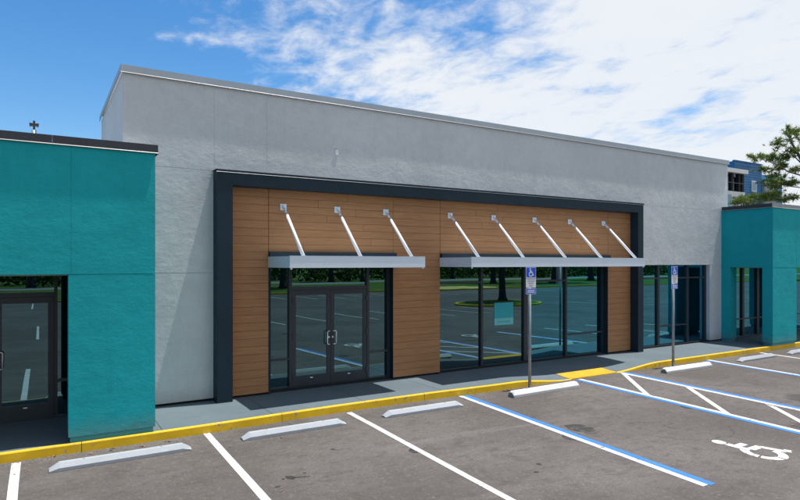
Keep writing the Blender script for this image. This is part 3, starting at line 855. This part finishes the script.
# ------------------------------------------------------------------ rooftop lamp on the left shop
def roof_lamp():
    x, y, z = -.08, 11.0, 4.36
    r = empty('roof_floodlight', (x, y, z)); tag(r, 'small dark twin floodlight on a pale stub above the left teal roof', 'floodlight')
    MB().tube([(x, y, z), (x, y, z + .36)], .034, 10).build('stub_post', 'coping_gray', r, smooth=True)
    B('junction_box', 'coping_dark', r, x - .016, x + .016, y - .025, y + .025, z + .36, z + .505)
    for s in (-1, 1):
        h = MB().prism([(x + s * .017, z + .425), (x + s * .060, z + .412), (x + s * .066, z + .465), (x + s * .017, z + .462)], y - .035, 'y', y + .035).build('lamp_head', 'coping_dark', r)
roof_lamp()

# ------------------------------------------------------------------ vegetation
def leaf_quads(v, f, c, rad, n, size, flat_=1.0, elong=1.0, upbias=0):
    for _ in range(n):
        while True:
            p = Vector((random.uniform(-1, 1), random.uniform(-1, 1), random.uniform(-1, 1)))
            if p.length <= 1: break
        p = p.normalized() * (p.length ** .55)
        q = Vector((c[0] + p.x * rad[0], c[1] + p.y * rad[1], c[2] + p.z * rad[2]))
        d = Vector((random.gauss(0, 1), random.gauss(0, 1), random.gauss(0, 1) * flat_ + upbias)).normalized()
        u = d.cross(Vector((random.gauss(0, 1), random.gauss(0, 1), random.gauss(0, 1)))).normalized()
        s = size * random.uniform(.6, 1.3); k = len(v)
        a = d * s * elong; b = u * s * .5
        v += [tuple(q - a - b * .4), tuple(q + b), tuple(q + a + b * .2), tuple(q - b)]
        f.append((k, k + 1, k + 2, k + 3))
def tuft(v, f, c, r, n):
    """a spray of needles fanning up and out from one shoot"""
    c = Vector(c)
    for _ in range(n):
        d = Vector((random.gauss(0, 1), random.gauss(0, 1), random.gauss(.45, .7))).normalized()
        u = d.cross(Vector((random.gauss(0, 1), random.gauss(0, 1), random.gauss(0, 1)))).normalized() * r * .085
        k = len(v); t = c + d * r * random.uniform(.7, 1.2); b = c + d * r * .1
        v += [tuple(b - u), tuple(b + u), tuple(t)]; f.append((k, k + 1, k + 2))
def raw(name, v, f, mat, parent):
    me = bpy.data.meshes.new(name); me.from_pydata(v, [], f); me.update(); return link(name, me, mat, parent)

def pine():
    """sparse flat-topped pine beyond the right shop; limbs reach left over the roof"""
    root = empty('pine_tree', (39.6, 16.6, -.5)); tag(root, 'sparse pine tree with flat needle clumps behind the right teal shop', 'tree')
    fw = Vector((math.sin(.5464), math.cos(.5464), 0)); a = math.atan(360 / 592.)
    fw = Vector((math.sin(a), math.cos(a), 0)); rt = Vector((math.cos(a), -math.sin(a), 0))
    O = Vector((39.6, 16.6, 0)); S = 42.7 / 592 * 1.0       # metres per pixel of the survey sketch at the trunk
    depth = O.dot(fw)
    S = depth / 592
    def P(px, py, dd=0):   # survey point: offset right / up from the trunk axis, and toward or away
        q = (depth + dd) / 592; base = fw * (depth + dd) + rt * ((px - 400) * q); return Vector((base.x, base.y, 2.62 + (263 - py) * q))
    t0 = P(822, 300); g = Vector((t0.x, t0.y, -.5))
    w = worldmat(root).inverted()
    trunk = MB().tube([g, P(822, 260, 0), P(819, 215, .1), P(813, 185, .1), P(806, 168, 0), P(797, 152, -.2), P(790, 140, -.2), P(787, 130, 0)], [.22, .20, .17, .13, .10, .075, .05, .02], 8)
    limbs = [
        ([P(813, 185, .1), P(800, 175, -.3), P(789, 172, -.5), P(779, 166, -.8), P(768, 161, -1), P(760, 159, -1.1)], .085),
        ([P(779, 166, -.8), P(772, 172, -1.2), P(765, 171, -1.4)], .04),
        ([P(806, 168, 0), P(796, 158, .6), P(789, 152, 1), P(784, 145, 1.2), P(778, 142, 1.4)], .07),
        ([P(819, 215, .1), P(803, 188, .8), P(789, 186, 1), P(780, 183, 1.2), P(771, 183, 1.3)], .08),
        ([P(819, 220, .1), P(800, 198, -.6), P(790, 196, -.8), P(781, 198, -1), P(772, 199, -1.1)], .06),
        ([P(806, 168, 0), P(815, 150, .5), P(822, 140, .7)], .06), ([P(797, 152, -.2), P(801, 138, -.5), P(806, 132, -.7)], .05),
        ([P(813, 185, .1), P(828, 175, .5), P(842, 172, .8)], .07), ([P(819, 215, 0), P(836, 200, -.5), P(850, 196, -.7)], .07),
    ]
    tr = trunk.build('trunk', 'pinebark', root, smooth=True)
    for pts, r in limbs:
        MB().tube(pts, [.62 * r * (1 - .75 * i / (len(pts) - 1)) for i in range(len(pts))], 6).build('limb', 'pinebark', tr, smooth=True)
    clumps = [(797, 131, 11, 5), (787, 139, 8, 5), (779, 143, 7, 5), (803, 138, 9, 5), (790, 132, 6, 3.5), (758, 159, 7, 4), (766, 157, 7, 3.5), (775, 160, 7, 4), (782, 165, 5, 3), (787, 157, 6, 3.5), (793, 150, 5, 3),
              (763, 170, 6, 3), (771, 175, 6, 3.5), (778, 169, 5, 2.5), (770, 183, 7, 4), (779, 180, 7, 4), (786, 184, 6, 3), (794, 183, 5, 3), (774, 187, 6, 3), (796, 170, 5, 2.5),
              (762, 197, 7, 4), (772, 199, 8, 4.5), (782, 200, 8, 4), (790, 198, 5, 3), (777, 193, 6, 3), (812, 133, 8, 5), (822, 138, 8, 5), (836, 172, 9, 5), (848, 195, 9, 5), (815, 150, 6, 3)]
    dp = [random.uniform(-1.3, 1.3) for _ in clumps]
    v = []; f = []
    for (px, py, rx, rz), d in zip(clumps, dp):
        c = w @ P(px, py, d)
        for _ in range(18):
            cc = (c.x + random.gauss(0, rx * S * .62), c.y + random.gauss(0, rx * S * .62), c.z + random.gauss(0, rz * S * .45))
            tuft(v, f, cc, random.uniform(.16, .34), 22)
    raw('crown', v, f, 'needle', root)
    # young pine in front of the blue house
    O2 = P(745, 330, 4); root2 = empty('pine_tree', (O2.x, O2.y, -.5)); tag(root2, 'top of a low bushy pine showing just above the right teal roof', 'tree'); w = worldmat(root2).inverted()
    MB().tube([(O2.x, O2.y, -.5), P(745, 240, 4), P(746, 203, 4)], [.14, .1, .04], 7).build('trunk', 'pinebark', root2, smooth=True)
    v = []; f = []
    for px, py, rx, rz in ((736, 202, 6, 3), (742, 200, 7, 4), (750, 199, 7, 4), (758, 197, 6, 4), (763, 200, 6, 4), (748, 206, 12, 5), (740, 212, 13, 7), (755, 213, 14, 7)):
        c = w @ P(px, py, 4 + random.uniform(-.8, .8))
        for _ in range(18):
            cc = (c.x + random.gauss(0, rx * S * .5), c.y + random.gauss(0, rx * S * .5), c.z + random.gauss(0, rz * S * .42))
            tuft(v, f, cc, random.uniform(.16, .34), 22)
    raw('crown', v, f, 'needle', root2)
pine()

def oak_mesh(seed, n, lobes):
    random.seed(seed); v = []; f = []
    for _ in range(lobes):
        a = random.uniform(0, 6.28); r = random.uniform(.3, 3.0); c = (r * math.cos(a), r * math.sin(a), random.uniform(4.2, 8.6))
        leaf_quads(v, f, c, (random.uniform(1.1, 1.9), random.uniform(1.1, 1.9), random.uniform(.8, 1.3)), n // lobes, .22)
    me = bpy.data.meshes.new('crown'); me.from_pydata(v, [], f); me.update(); return me
def oak_trunk(seed):
    random.seed(seed); mb = MB()
    mb.tube([(0, 0, -.1), (0, 0, .35), (.05, 0, 1.4), (.1, .05, 2.8), (.1, .1, 4.2), (.1, .2, 6.5)], [.62, .40, .33, .30, .24, .10], 9)
    for i in range(5):
        a = i * 1.26 + random.uniform(-.3, .3); z = random.uniform(2.6, 4)
        mb.tube([(.1, .1, z), (1.1 * math.cos(a), 1.1 * math.sin(a), z + 1.2), (2.2 * math.cos(a), 2.2 * math.sin(a), z + 2.2)], [.15, .1, .04], 6)
    return pym('trunk', mb.v, mb.f, True)
def far_side():
    """what stands across the car park; seen in the shop windows"""
    lawn = B('lawn', 'grass', None, -120, 160, -57, -31.25, -.6, -.42); tag(lawn, kind='structure')
    rd = B('road', 'road', None, -300, 300, -66, -57, -.6, -.47); tag(rd, kind='structure')
    lk = B('kerb', 'yellow', None, -70, 105, -31.25, -31.0, -.62, -.33); tag(lk, kind='structure')
    me = pym('mulch_bed', [(44.5 + 4.6 * math.cos(i * .3927) * (1 + .15 * math.sin(i * 2.1)), -35.6 + 4.2 * math.sin(i * .3927), -.415) for i in range(16)], [tuple(range(16))])
    tag(link('mulch_bed', me, 'sand'), kind='structure')
    # planted island
    n = 28; ring = [(29.6 + 3.6 * math.cos(6.2832 * i / n), -10.9 + 2.6 * math.sin(6.2832 * i / n)) for i in range(n)]
    inn = [(29.6 + 3.4 * math.cos(6.2832 * i / n), -10.9 + 2.4 * math.sin(6.2832 * i / n)) for i in range(n)]
    v = [(x, y, -.6) for x, y in ring] + [(x, y, -.34) for x, y in ring] + [(x, y, -.34) for x, y in inn]; f = []
    for i in range(n):
        j = (i + 1) % n; f += [(i, j, n + j, n + i), (n + i, n + j, 2 * n + j, 2 * n + i)]
    isl = link('traffic_island', pym('traffic_island', v, f), 'yellow'); tag(isl, kind='structure')
    v = [(x, y, -.345) for x, y in inn] + [(29.6, -10.9, -.26)]
    link('island_grass', pym('island_grass', v, [(i, (i + 1) % n, n) for i in range(n)]), 'grass', isl)
    crowns = [oak_mesh(s, 3600, 16) for s in (1, 2, 3)]; trunks = [oak_trunk(s) for s in (4, 5)]
    random.seed(21)
    G_ = 'shade trees across the car park'
    spots = [(24.1, -42, 1.15, 'flared shade tree mirrored in the left sidelight of the double doors'), (43.1, -70.6, 1.1, 'shade tree mirrored in the transom over the left door leaf'),
             (47.7, -67.8, .9, 'shade tree mirrored in the transom over the right door leaf'), (57.4, -44.7, 1.2, 'shade tree on the lawn mirrored in the second pane of the middle window'),
             (66.8, -41.5, 1.5, 'thick trunked shade tree mirrored in the third pane of the middle window'), (81.4, -47.3, 1.3, 'shade tree mirrored in the last pane of the middle window'),
             (68.8, -70, 1, 'distant shade tree mirrored in the first pane of the middle window'), (30.6, -11.8, .75, 'dark trunked tree on the grass island mirrored in the middle window'), (-.8, -67, 1.2, 'shade tree mirrored above the glass door of the left teal shop')]
    for i, (x, y, s, lab) in enumerate(spots):
        t = empty('shade_tree', (x, y, -.45 if y < -30 else -.3), random.uniform(0, 6)); t.scale = (s, s, s)
        tag(t, lab, 'tree', G_)
        link('trunk', trunks[i % 2], 'bark', t); link('crown', crowns[i % 3], 'leaf_dark', t)
    random.seed(5); v = []; f = []
    for x in range(-70, 170, 2):
        y = -76 + random.uniform(-2.5, 2.5); h = random.uniform(1.2, 2.6)
        for k in range(3): leaf_quads(v, f, (x + random.uniform(-1, 1), y + random.uniform(-1, 1), -.4 + h * (.3 + .4 * k)), (1.7, 1.5, h * .45), 55, .34)
    o = raw('hedge_growth', v, f, 'leaf_hedge', None); tag(o, 'dense mixed hedge growth along the far side of the road', 'hedge', kind='stuff')
    v = []; f = []
    for x in range(-70, 170, 3):
        y = -84 + random.uniform(-2, 2)
        for k in range(4): leaf_quads(v, f, (x + random.uniform(-2, 2), y, 1 + 2.2 * k), (2.6, 2, 1.8), 50, .5)
    o = raw('woodland', v, f, 'leaf_dark', None); tag(o, 'dark wood behind the hedge across the road', 'woodland', kind='stuff')
far_side()

# ------------------------------------------------------------------ blue house behind
def blue_house():
    x0, y0 = 70.15, 39.27
    H = empty('apartment_house', (x0, y0, -.6)); tag(H, 'modern blue and white apartment house rising behind the grey roof at right', 'building')
    zt = 14.7
    W = 6.0
    B('tower', 'bluesiding', H, x0, x0 + W, y0, y0 + 12, -.6, zt)
    k = 0
    z = zt - .45
    while z > 3:     # horizontal lap boards on both visible faces
        ubox('lap_board', 'bluesiding', H, x0 - .05, x0 + W, y0 - .05, y0 - .001, z, z + .27)
        z -= .31
    B('parapet', 'bluesiding', H, x0 - .08, x0 + W + .05, y0 - .09, y0 + .2, zt, zt + .12)
    B('light_wing', 'bluelight', H, x0 + W, x0 + 15, y0 + 2, y0 + 12, -.6, zt - .6)
    B('grey_wing', 'bgrey', H, x0 + W + .1, x0 + W + 3.4, y0 - .3, y0 + 1.9, -.6, zt - 2.0)
    for i in range(9): ubox('batten', 'bgrey', H, x0 + W + .25 + i * .35, x0 + W + .37 + i * .35, y0 - .36, y0 - .301, 2, zt - 2.1)
    # projecting white balcony bay on the left
    aa = math.atan(360 / 592.)
    def sx(px, Y): return Y * (math.sin(aa) + (px - 400) / 592 * math.cos(aa)) / (math.cos(aa) - (px - 400) / 592 * math.sin(aa))
    def sz(px, py, Y): return 2.62 + (263 - py) / 592 * Y / (math.cos(aa) - (px - 400) / 592 * math.sin(aa))
    by0, by1 = y0 - 3.2, y0 + 3
    bx1 = sx(745, by0); bx0 = bx1 - 9
    z1 = sz(745, 170.5, by0); z2 = sz(745, 192.5, by0); zs = sz(745, 174.5, by0)
    B('roof_slab', 'bwhite', H, bx0, bx1 + .15, by0 - .3, by1, zs, z1)
    B('lower_storey', 'bwhite', H, bx0, bx1, by0, by1, -.6, z2)
    B('balcony_back', 'bluesiding', H, bx0, bx1 - .3, by0 + 1.3, by1, z2, zs)
    for px in (744, 740.5, 733.5): x = sx(px, by0); ubox('balcony_column', 'black', H, x - .30, x + .10, by0 + .05, by0 + .40, z2, zs)
    for px in (737, 731):
        x = sx(px, by0 + 1.3); B('window', 'bwhite', H, x - 1.0, x + 1.0, by0 + 1.23, by0 + 1.298, z2 + .15, zs - .15)
        B('window_pane', 'bglass', H, x - .8, x + .8, by0 + 1.20, by0 + 1.229, z2 + .35, zs - .35)
    B('railing', 'mull', H, bx0, bx1 - .05, by0 + .02, by0 + .05, z2 + .9, z2 + .97)
    x = sx(728.5, by0); B('window_pane', 'bglass', H, x - .9, x + .55, by0 - .03, by0 + .02, z2 - 3.2, z2 - .4)
    # window in the blue wall
    wa, wb = sx(751.5, y0 - .1), sx(756.2, y0 - .1); za, zb = sz(754, 192, y0), sz(754, 181, y0)
    B('window_frame', 'bwhite', H, wa, wb, y0 - .16, y0 - .06, za, zb)
    wm = (wa + wb) / 2
    B('window_pane', 'bglass', H, wa + .15, wm - .06, y0 - .19, y0 - .161, za + .15, zb - .15); B('window_pane', 'bglass', H, wm + .06, wb - .15, y0 - .19, y0 - .161, za + .15, zb - .15)
blue_house()

# ------------------------------------------------------------------ litter along the kerb
def litter():
    random.seed(11); v = []; f = []
    for i in range(150):
        x = random.uniform(-1.5, 17) if i > 70 else random.uniform(-.4, 2.6)
        y = ky(x) - abs(random.gauss(0, .25)) - .02 if i % 5 else random.uniform(5, 9.4)
        s = random.uniform(.006, .022) if i % 6 else random.uniform(.025, .045); a = random.uniform(0, 6.28); z = gz(y) + .006
        k = len(v); c, sn = math.cos(a) * s, math.sin(a) * s
        v += [(x - c, y - sn, z), (x + sn * .4, y - c * .4, z + s * .35), (x + c, y + sn, z + .003), (x - sn * .4, y + c * .4, z + s * .2)]
        f.append((k, k + 1, k + 2, k + 3))
    tag(raw('leaf_litter', v, f, 'leafdry', None), 'scattered dry leaves and crumbs along the yellow kerb', 'litter', kind='stuff')
litter()
def grit():
    random.seed(31); v = []; f = []
    for i in range(900):
        x = random.uniform(-1.5, 2.4) if i % 3 else random.uniform(2.4, 9); y = ky(x) - abs(random.gauss(0, .09)) - .01; s = random.uniform(.004, .013); z = gz(y)
        k = len(v); a = random.uniform(0, 6.28)
        v += [(x + s * math.cos(a + q * 2.1), y + s * math.sin(a + q * 2.1), z) for q in range(3)] + [(x, y, z + s * 1.1)]
        f += [(k, k + 1, k + 3), (k + 1, k + 2, k + 3), (k + 2, k, k + 3)]
    tag(raw('loose_grit', v, f, 'stopraw', None), 'dark loose grit gathered against the yellow kerb', 'grit', kind='stuff')
grit()
